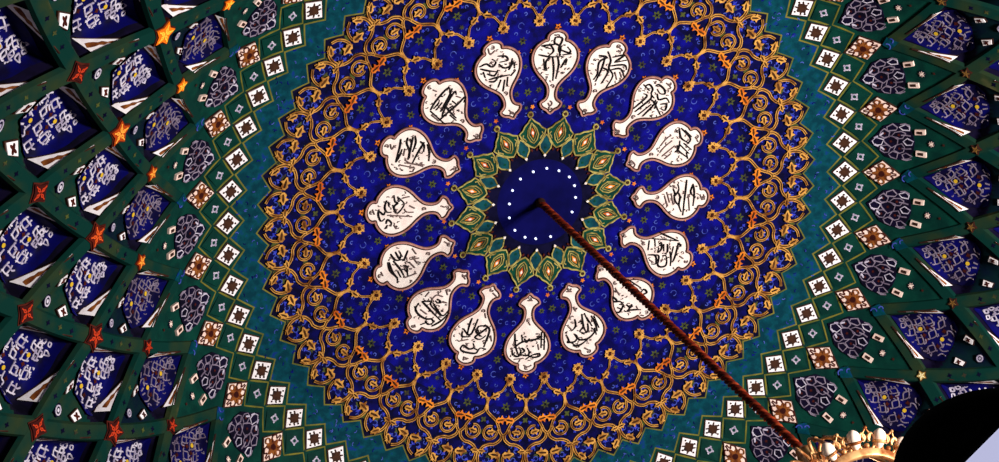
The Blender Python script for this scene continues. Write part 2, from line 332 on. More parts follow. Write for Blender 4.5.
for i in range(420):                 # short pale strokes in the teal band
    a = random.random()*360; r = random.uniform(3.68, 3.9) if tooth(a) < .5 else random.uniform(3.54, 3.76)
    curl(ceil, r, a, .022, ic if i % 2 else mids.index(blue), random.random()*6, w=.006, turn=1.6+random.random())
struct(ceil.build('ceiling', mids))
# tile joints of the rim
fr = MB()
for lo, hi, w in ((4.205, 4.01, .014), (4.225, 4.395, .012)):
    fr.line([(zig(lo, hi)(a), a) for a in [K/4*j for j in range(257)]], .006, w, .006)
struct(fr.build('trim_1', [olive]))
# ribs of the vault net
rib = MB()
def ribline(r0, a0, r1, a1, w, h=.03, m=0):
    n = 10
    P = [(lerp(r0, r1, k/n), lerp(a0, a1, k/n)) for k in range(n+1)]
    rib.line(P, h, w, .05, m)
nodes = [V0R, S1R, S2R, S3R, S4R, S5R]
RW = [.085, .095, .105, .115, .13]
for i in range(32):
    for lv in range(5):
        a0 = 11.25*i+(K if lv % 2 == 0 else 0)
        for s in (-1, 1):
            ribline(nodes[lv], a0, nodes[lv+1], a0+s*K, RW[lv], .03+.001*s)
    a0 = 11.25*i+K
    P = [(4.63, a0), (4.69, a0+1.1), (4.78, a0), (4.69, a0-1.1)]
    rib.poly(P, .036, .03, 1)
    for r, a, q in ((4.67, a0-.4, .04), (4.72, a0+.5, .03)):
        curl(rib, r, a, q, 2, 1+i, .045, .008, 3)
    for lv in range(1, 5):           # faint motifs along the ribs
        b = 11.25*i+(K if lv % 2 == 0 else 0)
        for s in (-1, 1):
            for t in (.33, .5, .67):
                rosebud(rib, lerp(nodes[lv], nodes[lv+1], t), b+s*K*t, .035, 3 if t == .5 else 4, 4, .034)
struct(rib.build('trim_2', [rib_m, teal, curl_m, oliv2, ink]))
# ------------------------------------------------------------------ green star rosette round the boss
ros = root_at('star_rosette', .9, 0); ros.matrix_basis = Matrix.Translation((0, 0, Z0))
tag(ros, 'sixteen-pointed green and gold star rosette around the dark blue centre of the dome', 'rosette')
for i in range(16):
    c = 22.5*i+11.25
    mb = MB()
    half = [(1.125, 0), (1.07, 2.2), (1.03, 5.2), (.985, 7.2), (.955, 10.4), (.89, 9.6), (.82, 7.2), (.76, 3.6), (.73, 0)]
    L = [(r, c+a) for r, a in half]+[(r, c-a) for r, a in half[-2:0:-1]]
    mb.poly(L, .02, .02, 0)
    mb.line(L, .03, .011, .012, 1, closed=True)
    in1 = [(1.06, 0), (.98, 3.2), (.90, 4.6), (.83, 3.0), (.79, 0)]
    mb.line([(r, c+a) for r, a in in1]+[(r, c-a) for r, a in in1[-2:0:-1]], .03, .009, .012, 1, closed=True)
    for s in (-1, 1):
        mb.line([(.93, c+s*7.4), (.90, c+s*8.6), (.87, c+s*7), (.84, c+s*6)], .028, .008, .01, 1)
        mb.poly([(.90, c+s*6.4), (.87, c+s*7.2), (.84, c+s*6)], .024, .008, 4)
    p = mb.build('petal', [petal_g, paleg, orange, cream, tealbud], ros)
    ey = MB(); ey.poly([(1.0, c), (.93, c+1.7), (.86, c), (.93, c-1.7)], .026, .01, 0); ey.poly([(.96, c), (.93, c+.9), (.90, c), (.93, c-.9)], .03, .01, 1)
    for s in (-1, 1): ey.line([(1.03, c+s*.6), (.97, c+s*2.0), (.91, c+s*3.0), (.86, c+s*1.6), (.82, c)], .028, .006, .008, 2)
    ey.build('petal_flower', [orange, cream, paleg], p)
    kb = MB()                                            # ring at the tip
    o = S(1.165, c, .022); n = N(1.165, c); u = n.orthogonal().normalized(); w = n.cross(u)
    kb.strip([o+(u*math.cos(t)+w*math.sin(t))*.032 for t in [2*math.pi*k/10 for k in range(12)]], [n]*12, .011, .02, 0)
    kb.face([o-n*.008+(u*math.cos(t)+w*math.sin(t))*.03 for t in [2*math.pi*k/10 for k in range(10)]], 1)
    kb.build('tip_ring', [paleg, umber], ros)
    c -= 11.25
    bb = MB()
    hb = [(.625, 0), (.67, 3.0), (.715, 5.6), (.77, 5.8), (.81, 3.6), (.845, 2.6), (.89, 0)]
    L = [(r, c+a) for r, a in hb]+[(r, c-a) for r, a in hb[-2:0:-1]]
    bb.poly(L, .026, .02, 0); bb.line(L, .034, .010, .012, 1, closed=True)
    bb.poly([(.74, c), (.72, c+1.6), (.70, c), (.72, c-1.6)], .03, .008, 3)
    bb.poly([(.645, c), (.625, c+1.7), (.60, c), (.625, c-1.7)], .036, .02, 2)
    for s in (-1, 1): bb.poly([(.73, c+s*8.4), (.70, c+s*9.8), (.68, c+s*8.6), (.71, c+s*7.2)], .02, .015, 4)
    bb.build('bud', [tealbud, paleg, cream, petal_g, maroon], ros)
# ------------------------------------------------------------------ ring of little lamps
lamp_m = mat('lamp_white', (214, 220, 255), emit=1.6)
LIGHTS = [(.446, 83.85), (.459, 62.6), (.48, 42.1), (.482, 25.3), (.467, 6.2), (.457, 342.1), (.456, 316.4), (.489, 291.1), (.476, 267.5), (.48, 250), (.468, 229.2), (.434, 205.6), (.406, 180.8), (.415, 156), (.426, 132.4), (.423, 107.4)]
lm = None
CLK = ['topmost', 'first clockwise from the topmost', 'second clockwise from the topmost', 'third clockwise from the topmost', 'fourth clockwise from the topmost', 'fifth clockwise from the topmost', 'one just above the hanging rod', 'one just below the hanging rod', 'bottom one', 'first clockwise from the bottom', 'second clockwise from the bottom', 'third clockwise from the bottom', 'fourth clockwise from the bottom', 'third anticlockwise from the topmost', 'second anticlockwise from the topmost', 'first anticlockwise from the topmost']
for i, (r, a) in enumerate(LIGHTS):
    if lm is None:
        mb = MB(); mb.ball((0, 0, 0), .016, 0, 10, 6, (1, 1, 1.3)); lm = mb.build('ceiling_light', [lamp_m]); o = lm
    else:
        o = lm.copy(); col.objects.link(o)
    o.location = S(r, a, .012)
    tag(o, 'tiny white lamp in the dark blue centre, '+CLK[i], 'lamp', 'ring of tiny lamps at the dome centre')
# ------------------------------------------------------------------ sixteen cartouche medallions with calligraphy
OUT = [(0, 0), (42, 38), (84, 58), (112, 84), (124, 120), (92, 142), (64, 168), (48, 208), (46, 270), (66, 340), (120, 410), (190, 480), (245, 555), (276, 640), (280, 715), (255, 790), (205, 845), (150, 880), (110, 892), (112, 930), (96, 965), (55, 992), (0, 1004)]
DESC = ['white teardrop medallion at the far right of the ring', 'white teardrop medallion, next one above the far right one',
 'white teardrop medallion at the upper right of the ring', 'white teardrop medallion directly right of the topmost one',
 'topmost white teardrop medallion, standing upright', 'white teardrop medallion directly left of the topmost one',
 'white teardrop medallion at the upper left of the ring', 'white teardrop medallion, next one above the far left one',
 'white teardrop medallion at the far left of the ring', 'white teardrop medallion, next one below the far left one',
 'white teardrop medallion at the lower left of the ring', 'white teardrop medallion directly left of the bottom one',
 'bottom white teardrop medallion, hanging upside down', 'white teardrop medallion directly right of the bottom one',
 'white teardrop medallion crossed by the dark red hanging rod', 'white teardrop medallion, next one below the far right one']
for i, (F, H, thick, thin, dots) in enumerate(MED):
    f = Vector(F); h = Vector(H); a0 = math.degrees(math.atan2(f.y, f.x)); ax = h-f; L = ax.length; e = ax/L; n = Vector((e.y, -e.x))
    def ra(p):
        q = f+(n*p[0]+e*p[1])*(L/1000); 
        return (q.length, a0+(math.degrees(math.atan2(q.y, q.x))-a0+540) % 360-180)
    c = ra((0, 640))
    rt = root_at('cartouche_medallion', c[0], c[1])
    tag(rt, DESC[i]+', black calligraphy on it', 'medallion', 'white calligraphy medallions in a ring')
    L2 = OUT+[(-x, y) for x, y in OUT[-2:0:-1]]
    L2 = catmull(L2, 3, True)
    mb = MB(); mb.poly([ra(p) for p in L2], .03, .03, 0); mb.build('panel', [cream], rt)
    bd = MB()
    P = [ra(p) for p in L2]
    bd.line(P, .036, .021, .036, 0, closed=True)
    bd.line(P, .044, .013, .02, 1, off=-.010, closed=True)
    bd.build('border', [umber, rose], rt)
    ins = MB(); orn = {'foot_ornament': MB(), 'neck_ornament': MB(), 'head_ornament': MB()}
    def which(p): return orn['foot_ornament'] if p[1] < 200 else orn['neck_ornament'] if p[1] < 390 else orn['head_ornament'] if p[1] > 885 else ins
    for st in thick: ins.line([ra(p) for p in st], .048, .0105, .014, 0, smooth=4, taper=lambda t: .55+.6*math.sin(math.pi*min(1, t*1.15+.05)) if t < .9 else .6)
    for st in thin: which(st[0]).line([ra(p) for p in st], .046, .0075, .012, 1, smooth=3)
    for p in dots:
        q = ra(p); rosebud(ins, q[0], q[1], .015, 0, 4, .047)
    rnd = random.Random(i)                              # hair-fine vowel marks round the letters
    for k in range(34):
        t = rnd.random()*6.28; q = math.sqrt(rnd.random()); p = (235*q*math.cos(t), 640+250*q*math.sin(t))
        if p[1] < 470 and abs(p[0]) > 120: continue
        c2 = ra(p); curl(ins, c2[0], c2[1], .016, 1, rnd.random()*6, .045, .0045, 2.5)
    for p in ((0, 60), (0, 330), (0, 945)):
        c2 = ra(p); curl(which(p), c2[0], c2[1], .022, 1, rnd.random()*6, .045, .006, 4.5); rosebud(which(p), c2[0], c2[1], .012, 1, 4, .045)
    ins.build('inscription', [black, grey], rt)
    for nm, ob in orn.items(): ob.build(nm, [black, grey], rt)
    for p, q in (((0, 1052), .042), ((-286, 750), .034), ((286, 750), .034)):
        c2 = ra(p); fl = MB(); rosebud(fl, c2[0], c2[1], q, 0, 5, .012); rosebud(fl, c2[0], c2[1], q*.45, 1, 4, .016)
        rosebud(fl, c2[0], c2[1], q*1.3, 1, 5, .008); fl.build('side_flower' if p[0] else 'crowning_flower', [orange, maroon], rt)
# ------------------------------------------------------------------ gilt arabesque scrollwork
scr = root_at('arabesque_scrollwork', .9, 0); scr.matrix_basis = Matrix.Translation((0, 0, Z0))
tag(scr, 'wide ring of gold scrolling vines with flowers on the deep blue dome', 'scrollwork')
def vine(mb, P, c, s, w=.021, smooth=5):
    Q = [(r, c+s*a) for r, a in catmull(P, smooth)]
    mb.line(Q, .016, w, .016, 1)
    mb.line(Q, .022, w*.30, .012, 0, off=w*.62); mb.line(Q, .022, w*.30, .012, 0, off=-w*.62)
def leaf(mb, r, a, dr, da, size, m=0, c=0, s=1):
    """two-lobed pointed leaf based at (r,a) pointing along (dr, da metres)"""
    a = c+s*a; da *= s
    o = S(r, a, .02); n = N(r, a); ur = (S(r+.01, a, .02)-o).normalized(); ut = n.cross(ur).normalized()
    if (S(r, a+.2, .02)-o).dot(ut) < 0: ut = -ut
    d = (ur*dr+ut*da).normalized(); q = n.cross(d).normalized()
    shp = [(0, .10), (.25, .30), (.45, .20), (.62, .46), (.72, .18), (1.0, .05), (1.0, -.05), (.72, -.18), (.62, -.46), (.45, -.20), (.25, -.30), (0, -.10)]
    mb.slab([o+n*.012+d*(x*size)+q*(y*size) for x, y in shp], [n]*12, .02, m, 1)
    mb.slab([o+n*.016+d*(x*size)+q*(y*size) for x, y in ((.15, .07), (.6, .09), (.85, 0), (.6, -.09), (.15, -.07))], [n]*5, .01, 2)
def spiral(rc, ac, rad, t0, t1, n=14, r1=1.0):
    out = []
    for k in range(n+1):
        t = lerp(t0, t1, k/n); q = rad*lerp(1, r1, k/n)
        out.append((rc+q*math.sin(t), ac+math.degrees(q*math.cos(t)/rc)))
    return out
for i in range(32):
    c = 11.25*i
    mb = MB()
    mb.line([(2.61, c), (2.78, c)], .022, .022, .022, 0)
    for s in (-1, 1):
        vine(mb, [(2.39, 5.4), (2.44, 4.7), (2.52, 3.6), (2.55, 2.2), (2.60, .9), (2.66, .1)], c, s, .014)
        # ogee side curve from the node down to the joint with the neighbour
        vine(mb, [(2.72, .1), (2.79, .5), (2.84, 1.7), (2.90, 3.3), (2.98, 4.2), (3.05, 4.75), (3.09, 5.4)], c, s, .020)
        # curling tendril in the lower part of the ogee
        vine(mb, [(3.0, 4.4)]+spiral(3.055, 2.15, .095, .35, 5.0, 14, .8), c, s, .017, 2)
        # big outer loop
        vine(mb, [(3.09, 5.3), (3.15, 5.0), (3.205, 3.7), (3.215, 2.4), (3.26, .95), (3.34, .3), (3.43, .45), (3.50, 1.2), (3.55, 2.35)], c, s, .021)
        vine(mb, [(3.55, 3.0), (3.51, 4.2), (3.44, 4.95), (3.36, 5.2)], c, s, .018)
    mb.build('vine', [gold, bronze], scr)
    fb = MB()
    for k in range(6):
        t = k*math.pi/3; fb_r = 2.345+.048*math.sin(t); fb_a = c+K+math.degrees(.048*math.cos(t)/2.345)
        rosebud(fb, fb_r, fb_a, .033, 0, 4, .03)
    rosebud(fb, 2.345, c+K, .072, 2, 6, .022); rosebud(fb, 2.345, c+K, .024, 1, 5, .036); rosebud(fb, 2.42, c+K, .03, 0, 3, .025)
    fb.build('blossom', [gold, maroon, bronze], scr)
    for s in (-1, 1):
        for nm, a in (('stem_leaf', (2.555, 3.0, .5, -1, .12)), ('ogee_leaf', (2.90, 3.2, -.2, 1, .14)), ('curl_leaf', (3.06, 1.3, -.2, 1, .12)), ('palmette', (3.35, 5.35, -.15, -1, .16)), ('tip_leaf', (3.45, 1.0, 1, 1.0, .13))):
            lb = MB(); leaf(lb, *a, 0 if nm != 'ogee_leaf' else 3, c, s); lb.build(nm, [gold, bronze, bronze, orange], scr)
        if s == 1:
            lb = MB(); leaf(lb, 3.30, 0.0, 0, 1, .10, 0, c, 1); leaf(lb, 3.30, 0.0, 0, -1, .10, 0, c, 1); lb.build('joint_leaf', [gold, bronze, bronze], scr)
# ------------------------------------------------------------------ rim tiles
def ring_things(proto, positions, mg=14):
    out = []; first = True
    for r, a, h in positions:
        p = S(r, a)
        if not seen(p, mg): continue
        if first: o = proto; first = False
        else: o = copy_tree(proto)
        place(o, r, a, h); out.append((o, p))
    return out
def tileframe(L, h):
    P = [S(r, a, h) for r, a in L]
    c = sum(P, Vector())/len(P); n = (P[2]-P[0]).cross(P[3]-P[1]).normalized()
    if n.dot(N(L[0][0], 0)) < 0: n = -n
    u = (P[2]-P[0]).normalized(); w = n.cross(u)
    hi = max((p-c).dot(n) for p in P)
    return c+n*(hi+.005), n, u, w
# white diamonds
rt = root_at('diamond_tile', 4.02, 0)
mb = MB(); mb.poly([(3.852, 0), (4.02, 2.2), (4.188, 0), (4.02, -2.2)], .010, .01, 1); mb.poly([(3.872, 0), (4.02, 1.93), (4.168, 0), (4.02, -1.93)], .024, .02, 0); mb.build('plate', [white, umber], rt)
fl = MB()
c0, n0, u0, w0 = tileframe([(3.872, 0), (4.02, 1.93), (4.168, 0), (4.02, -1.93)], .024)
L = [c0+(u0*math.cos(t)+w0*math.sin(t))*q for t, q in [(2*math.pi*k/24, .082*(.84+.2*math.cos(8*2*math.pi*k/24)+.1*math.sin(3*k))) for k in range(24)]]
fl.slab(L, [n0]*24, .006, 0)
for x, y in ((.095, .012), (-.098, .01), (.01, .088), (-.01, -.09), (.055, .062), (-.055, .06), (.056, -.06), (-.054, -.062)):
    q = .013 if abs(x) > .09 or abs(y) > .08 else .01
    fl.slab([c0+u0*(x+q*math.cos(t))+w0*(y+q*math.sin(t)) for t in [k*math.pi/3 for k in range(6)]], [n0]*6, .006, 0)
fl.build('flower', [umber], rt)
for o, side, od, n in sided(ring_things(rt, [(4.02, K*k, 0) for k in range(64)])):
    tag(o, 'white diamond tile with dark flower, %s down the %s side of the rim' % (od, side), 'tile', 'white diamond tiles round the rim')
# green tiles with a small white knot
rt = root_at('green_tile', 4.2, 0)
mb = MB(); mb.poly([(4.045, 0), (4.2, 2.05), (4.36, 0), (4.2, -2.05)], .012, .012, 0); mb.build('plate', [green], rt)
c0, n0, u0, w0 = tileframe([(4.045, 0), (4.2, 2.05), (4.36, 0), (4.2, -2.05)], .012)
fl = MB()
fl.strip([c0+(u0*math.cos(t)+w0*math.sin(t))*.032 for t in [2*math.pi*k/12 for k in range(13)]], [n0]*13, .010, .005, 0)
for k in range(4):
    t = k*math.pi/2+.6; q = c0+(u0*math.cos(t)+w0*math.sin(t))*.046
    fl.slab([q+(u0*math.cos(z)+w0*math.sin(z))*.014 for z in [j*math.pi/3 for j in range(6)]], [n0]*6, .005, 0)
for x, y in ():
    fl.slab([c0+u0*(x+.008*math.cos(z))+w0*(y+.008*math.sin(z)) for z in [j*math.pi/2 for j in range(4)]], [n0]*4, .005, 1)
fl.build('knot', [lav, tealbud], rt)
for o, side, od, n in sided(ring_things(rt, [(4.2, K*k+K/2, 0) for k in range(64)])):
    tag(o, 'green diamond tile with small white knot, %s down the %s side of the rim' % (od, side), 'tile', 'green tiles with white knots round the rim')
# cream kites with brown arabesque
rt = root_at('kite_tile', 4.44, 0)
mb = MB(); mb.poly([(4.215, 0), (4.44, 2.3), (4.635, 0), (4.44, -2.3)], .014, .014, 1); mb.poly([(4.245, 0), (4.44, 2.1), (4.615, 0), (4.44, -2.1)], .03, .025, 0); mb.build('plate', [pink, umber], rt)
c0, n0, u0, w0 = tileframe([(4.245, 0), (4.44, 2.1), (4.615, 0), (4.44, -2.1)], .03)
fl = MB()
L = [c0+u0*(q*1.25*math.cos(t))+w0*(q*math.sin(t)) for t, q in [(2*math.pi*k/30, .098*(.82+.2*math.cos(6*2*math.pi*k/30))) for k in range(30)]]
fl.slab(L, [n0]*30, .006, 0)
fl.slab([c0+n0*.003+(u0*math.cos(t)+w0*math.sin(t))*.04 for t in [k*math.pi/4 for k in range(8)]], [n0]*8, .006, 1)
for s in (-1, 1):
    for t in (-1, 1):
        P = [(.03*t, .05*s), (.10*t, .085*s), (.15*t, .05*s), (.12*t, .02*s), (.19*t, .008*s)]
        P = catmull(P, 4); fl.strip([c0+u0*x+w0*y for x, y in P], [n0]*len(P), .009, .006, 1)
        P = catmull([(.0, .06*s), (.04*t, .11*s), (-.0, .14*s)], 4); fl.strip([c0+u0*x+w0*y for x, y in P], [n0]*len(P), .009, .006, 0)
fl.build('arabesque', [brownf, maroon], rt)
for o, side, od, n in sided(ring_things(rt, [(4.44, 2*K*k+K, 0) for k in range(32)], 18)):
    tag(o, 'cream kite-shaped tile with brown arabesque, %s down the %s side' % (od, side), 'tile', 'cream kite tiles below the diamonds')
# ------------------------------------------------------------------ honeycomb panels (first row of the vault)
rt = root_at('honeycomb_panel', 4.55, 0)
def quadtile(mb, r, a, q, m, h, th, sk=1.0):
    mb.poly([(r-q, a), (r, a+math.degrees(q*sk/r)), (r+q, a), (r, a-math.degrees(q*sk/r))], h, th, m)
mb = MB()
ho = [(4.30, 0), (4.39, 1.3), (4.47, 2.7), (4.57, 3.1), (4.69, 3.0), (4.735, 1.2), (4.745, 0)]
for (r0, a0), (r1, a1) in zip(ho, ho[1:]):
    for s0, s1 in ((-1, 0), (0, 1)): mb.face([S(r0, a0*s0, .02), S(r0, a0*s1, .02), S(r1, a1*s1, .02), S(r1, a1*s0, .02)])
    for s in (-1, 1): mb.face([S(r0, a0*s, .02), S(r1, a1*s, .02), S(r1, a1*s, -.01), S(r0, a0*s, -.01)])
mb.build('plate', [celldark], rt)
ln = MB()
def hexring(mb, r, a, q, h, w, m, k=6, ph=.5, sk=1):
    P = []
    for j in range(k):
        z = q*random.uniform(.78, 1.2); t = ph+2*math.pi*(j+random.uniform(-.22, .22))/k; P.append((r+z*math.cos(t), a+math.degrees(z*sk*math.sin(t)/r)))
    mb.line(P, h, w, .006, m, closed=True)
for r, a, q, k in ((4.40, 0, .062, 5), (4.47, 1.35, .055, 6), (4.47, -1.35, .055, 6), (4.53, 0, .075, 6), (4.55, 2.3, .052, 5), (4.55, -2.3, .052, 5), (4.61, 1.15, .062, 6), (4.61, -1.15, .062, 6), (4.67, 2.35, .045, 5), (4.67, -2.35, .045, 5), (4.69, 0, .045, 5)):
    hexring(ln, r, a, q, .026, random.uniform(.0065, .0095), random.choice((0, 0, 1)), k, .5 if a == 0 else .3)
for a in (-2.9, -1.1, 1.1, 2.9): ln.line([(4.63, a), (4.67, a*1.05), (4.715, a*.95)], .026, .009, .006, 0)
for r, a in ((4.36, .6), (4.36, -.6), (4.42, 1.0), (4.42, -1.0)): ln.line([(r, a), (r+.04, a*1.5)], .026, .012, .006, 1)
for r, a in ((4.53, 0), (4.47, 1.35), (4.47, -1.35), (4.61, 1.15), (4.61, -1.15)): rosebud(ln, r, a, .022, 2, 5, .025)
ln.build('lattice', [lav2, lav, maroon], rt)
for s in (-1, 1):
    t = MB(); a = s*1.72; t.poly([(4.755, a-.42), (4.757, a+.42), (4.845, a+.5-.22*(s < 0)), (4.845, a-.5+.22*(s > 0))], .03, .03, 0); ct = t.build('corner_tile', [pink], rt)
    t = MB(); t.poly([(4.778, a-.2), (4.778, a+.2), (4.822, a+.22), (4.822, a-.22)], .038, .02, 0); t.build('dark_centre', [umber], ct)
t = MB(); rosebud(t, 4.89, 0, .062, 1, 8, .012); rosebud(t, 4.89, 0, .044, 0, 8, .02)
for z in range(4): rosebud(t, 4.89+.02*math.cos(z*1.57), math.degrees(.02*math.sin(z*1.57)/4.89), .009, 2, 4, .024)
t.build('round_tile', [pink, ink, maroon], rt)
t = MB(); rosebud(t, 4.99, 0, .022, 0, 4, .015); t.build('red_dot', [maroon], rt)
for o, side, od, n in sided(ring_things(rt, [(4.55, 2*K*k, 0) for k in range(32)], 14)):
    tag(o, 'dark panel with pale honeycomb lattice between kite tiles, %s on the %s' % (od, side), 'panel', 'dark honeycomb panels between the kites')
# ------------------------------------------------------------------ vault niches, row after row
def niche(nm, rT, rM, rB, depth, kind):
    fM = (rM-rT)/(rB-rT)
    def dep(f, g):
        n = abs(g)+((fM-f)/fM if f < fM else (f-fM)/(1-fM))
        e = max(0, min(1, (f-fM)/(1-fM)/.25)); e = e*e*(3-2*e)
        w = lerp(.20, .82, e)
        return -depth*max(0, min(1, (.88-n)/w))
    def P(f, g, up=0):
        return S(lerp(rT, rB, f), g*K, dep(f, g)+up)
    def Nn(f, g):
        a = P(f+.01, g)-P(f-.01, g); b = P(f, g+.02)-P(f, g-.02); v = a.cross(b).normalized()
        return v if v.dot(N(lerp(rT, rB, f), 0)) > 0 else -v
    rt = root_at(nm, rM, 0)
    mb = MB(); n = 22
    for i in range(n+1):
        for j in range(n+1):
            s, t = i/n, j/n; mb.v.append(tuple(P(fM*(s+t)+(1-2*fM)*s*t, s-t)))
    for i in range(n):
        for j in range(n):
            a = i*(n+1)+j; f = fM*(i+j+1)/n+(1-2*fM)*(i+.5)*(j+.5)/n/n
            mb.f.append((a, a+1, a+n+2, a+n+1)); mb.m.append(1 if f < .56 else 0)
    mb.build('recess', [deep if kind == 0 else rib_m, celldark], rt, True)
    ws = [(0, .02), (.12, .13), (.3, .32), (.5, .50), (.66, .60), (.82, .57), (.94, .50), (1, .40)]
    def wid(v):
        for (a, p), (b, q) in zip(ws, ws[1:]):
            if v <= b: return lerp(p, q, (v-a)/(b-a))
        return .4
    def fv(v): return .115+.455*v
    def body(v, u): return fv(v), u*wid(v)
    bm = MB(); nv, nu = 22, 14
    for i in range(nv+1):
        for j in range(nu+1):
            f, g = body(i/nv, j/nu*2-1); bm.v.append(tuple(P(f, g, .032)))
    for i in range(nv):
        for j in range(nu):
            a = i*(nu+1)+j; bm.f.append((a, a+1, a+nu+2, a+nu+1)); bm.m.append(0)
    bm.build('panel', [cellblue], rt, True)
    ar = MB(); LW = .0082 if kind == 0 else .0105
    def pl(pts, w=1, m=0, closed=False, sm=3):
        q = catmull(pts, sm, closed) if sm else list(pts)
        if closed: q += q[:2]
        q = [body(v, u) for v, u in q]
        ar.strip([P(f, g, .042) for f, g in q], [Nn(f, g) for f, g in q], LW*w, .008, m)
    def ring(v, u, rv, ru, spikes=True, m=0):
        rv *= random.uniform(.85, 1.2); ru *= random.uniform(.85, 1.2); v += random.uniform(-.012, .012); u += random.uniform(-.03, .03)
        pl([(v-rv, u), (v-rv*.35, u+ru*.75), (v, u+ru), (v+rv*.5, u+ru*.7), (v+rv, u), (v+rv*.5, u-ru*.7), (v, u-ru), (v-rv*.35, u-ru*.75)], random.uniform(.8, 1.15), m, True, 3)
        if spikes:
            for s in (-1, 1):
                pl([(v, u+s*ru), (v-.015, u+s*ru*1.35), (v-.035, u+s*ru*1.4)], 1.1, m, False, 2)
            pl([(v+rv, u), (v+rv*1.5, u)], 1.3, m, False, 0)
    pat = [[(.24, 0, .05, .30), (.36, .42, .05, .22), (.36, -.42, .05, .22), (.45, 0, .065, .18), (.53, .55, .055, .17), (.53, -.55, .055, .17), (.64, 0, .07, .22), (.72, .55, .06, .18), (.72, -.55, .06, .18)],
           [(.27, .26, .035, .2), (.27, -.26, .035, .2), (.36, .26, .035, .2), (.36, -.26, .035, .2), (.48, 0, .055, .16), (.54, .56, .06, .14), (.54, -.56, .06, .14), (.66, .22, .05, .14), (.66, -.22, .05, .14), (.75, .68, .06, .12), (.75, -.68, .06, .12)]][min(kind, 1)]
    for p in pat: ring(*p)
    for v, u, a, b in ((.13, .0, .03, .3), (.19, .5, .03, .22), (.19, -.5, .03, .22)): ring(v, u, a, b, False)
    for s in (-1, 1):
        pl([(.80, .12*s), (.86, .28*s), (.84, .42*s), (.90, .5*s), (.97, .42*s)])
        pl([(.86, .75*s), (.90, .62*s), (.97, .70*s)])
        pl([(.62, .82*s), (.68, .74*s), (.66, .62*s)]); pl([(.44, .72*s), (.47, .62*s), (.44, .5*s)])
        pl([(.90, .12*s), (.97, .10*s)], 1.2, 0, False, 0)
        pl([(.58, .32*s), (.61, .42*s), (.60, .5*s)], 1.2)
        for k in range(9):
            v, u = random.uniform(.2, .95), s*random.uniform(.1, .88)
            pl([(v, u), (v+random.uniform(.015, .03), u+random.uniform(-.08, .08)), (v+random.uniform(.01, .05), u+random.uniform(-.1, .1))], .7)
    for v, u in ((.82, 0), (.45, .0)):
        f, g = body(v, u); o = P(f, g, .044); nn = Nn(f, g); x = nn.orthogonal().normalized(); y = nn.cross(x)
        ar.face([o+(x*math.cos(t)+y*math.sin(t))*.028 for t in [k*math.pi/4 for k in range(8)]], 1)
    for v, u in ((.36, 0), (.60, .34), (.60, -.34), (.80, .35), (.80, -.35), (.54, .2), (.54, -.2)):
        f, g = body(v, u); o = P(f, g, .040); nn = Nn(f, g); x = nn.orthogonal().normalized(); y = nn.cross(x)
        ar.face([o+(x*math.cos(t)+y*math.sin(t))*(.026+.01*math.cos(4*t)) for t in [k*math.pi/6 for k in range(12)]], 2)
    ar.build('arabesque', [lav if kind else lav2, yellow, maroon], rt)
    for s in (-1, 1):                                    # white horn on each side wall
        hb = MB(); A = [(.155, .225), (.25, .40), (.33, .555), (.385, .68)]; B = [(.160, .215), (.26, .372), (.35, .505), (.435, .625)]
        def at(f, g): return P(f, s*g, .042)
        m = 12; A2 = catmull(A, 4); B2 = catmull(B, 4)
        hb.v += [tuple(at(*p)) for p in A2]+[tuple(at(*p)) for p in B2]; k = len(A2)
        for j in range(k-1): hb.f.append((j, j+1, k+j+1, k+j)); hb.m.append(0)
        C = [((p[0]+q[0])/2, (p[1]+q[1])/2) for p, q in zip(A2, B2)]
        C = C[4:-1]
        hm = MB(); hm.strip([P(f, s*g, .048) for f, g in C], [Nn(f, s*g) for f, g in C], .012+.008*kind, .006, 0, taper=lambda t: .25+1.3*t+.35*math.sin(t*18))
        for E2 in (A2, B2): hb.strip([P(f, s*g, .044) for f, g in E2], [Nn(f, s*g) for f, g in E2], .008, .012, 2)
        ho2 = hb.build('horn_tile', [white, brownf, umber], rt); hm.build('arabesque', [brownf], ho2)
        f0, g0, q = .665, .285*s, (.036, .042, .055, .055)[kind]
        if kind >= 2: f0, g0 = .675, .31*s
        def qt(ct, sc, up, m):
            z = sc*q*2.1
            L = [(f0-q*sc*.95, g0-s*z*.75), (f0-q*sc*.75, g0+s*z*.95), (f0+q*sc*.95, g0+s*z*.55), (f0+q*sc*1.05, g0-s*z*.8)]
            ct.slab([P(f, g, up) for f, g in L], [Nn(f, g) for f, g in L], .02, m)
        ct = MB(); qt(ct, 1.2, .03, 1); qt(ct, 1, .04, 0); co = ct.build('corner_tile', [white, umber], rt)
        cm = MB(); o = P(f0, g0, .05); nn = Nn(f0, g0); x = nn.orthogonal().normalized(); y = nn.cross(x); z = q*(.55+.1*kind)*1.5
        cm.slab([o+(x*math.cos(t)+y*math.sin(t))*z*(.8+.35*math.cos(4*t)) for t in [k*math.pi/12 for k in range(24)]], [nn]*24, .012, 0); cm.build('flower', [maroon], co)
    t = MB(); f0 = .785
    o = P(f0, 0, .04); nn = Nn(f0, 0); x = nn.orthogonal().normalized(); y = nn.cross(x); q = .055+.018*kind
    t.slab([o+(x*math.cos(z)+y*math.sin(z))*q*(1+.16*math.cos(6*z)) for z in [k*math.pi/15 for k in range(30)]], [nn]*30, .02, 0)
    t.strip([o+nn*.006+(x*math.cos(z)+y*math.sin(z))*q*.7 for z in [k*math.pi/6 for k in range(13)]], [nn]*13, .010, .008, 1)
    t.slab([o+nn*.005+(x*math.cos(z)+y*math.sin(z))*q*.32 for z in [k*math.pi/3 for k in range(6)]], [nn]*6, .008, 1)
    t.build('round_tile', [ink, lav], rt)
    return rt
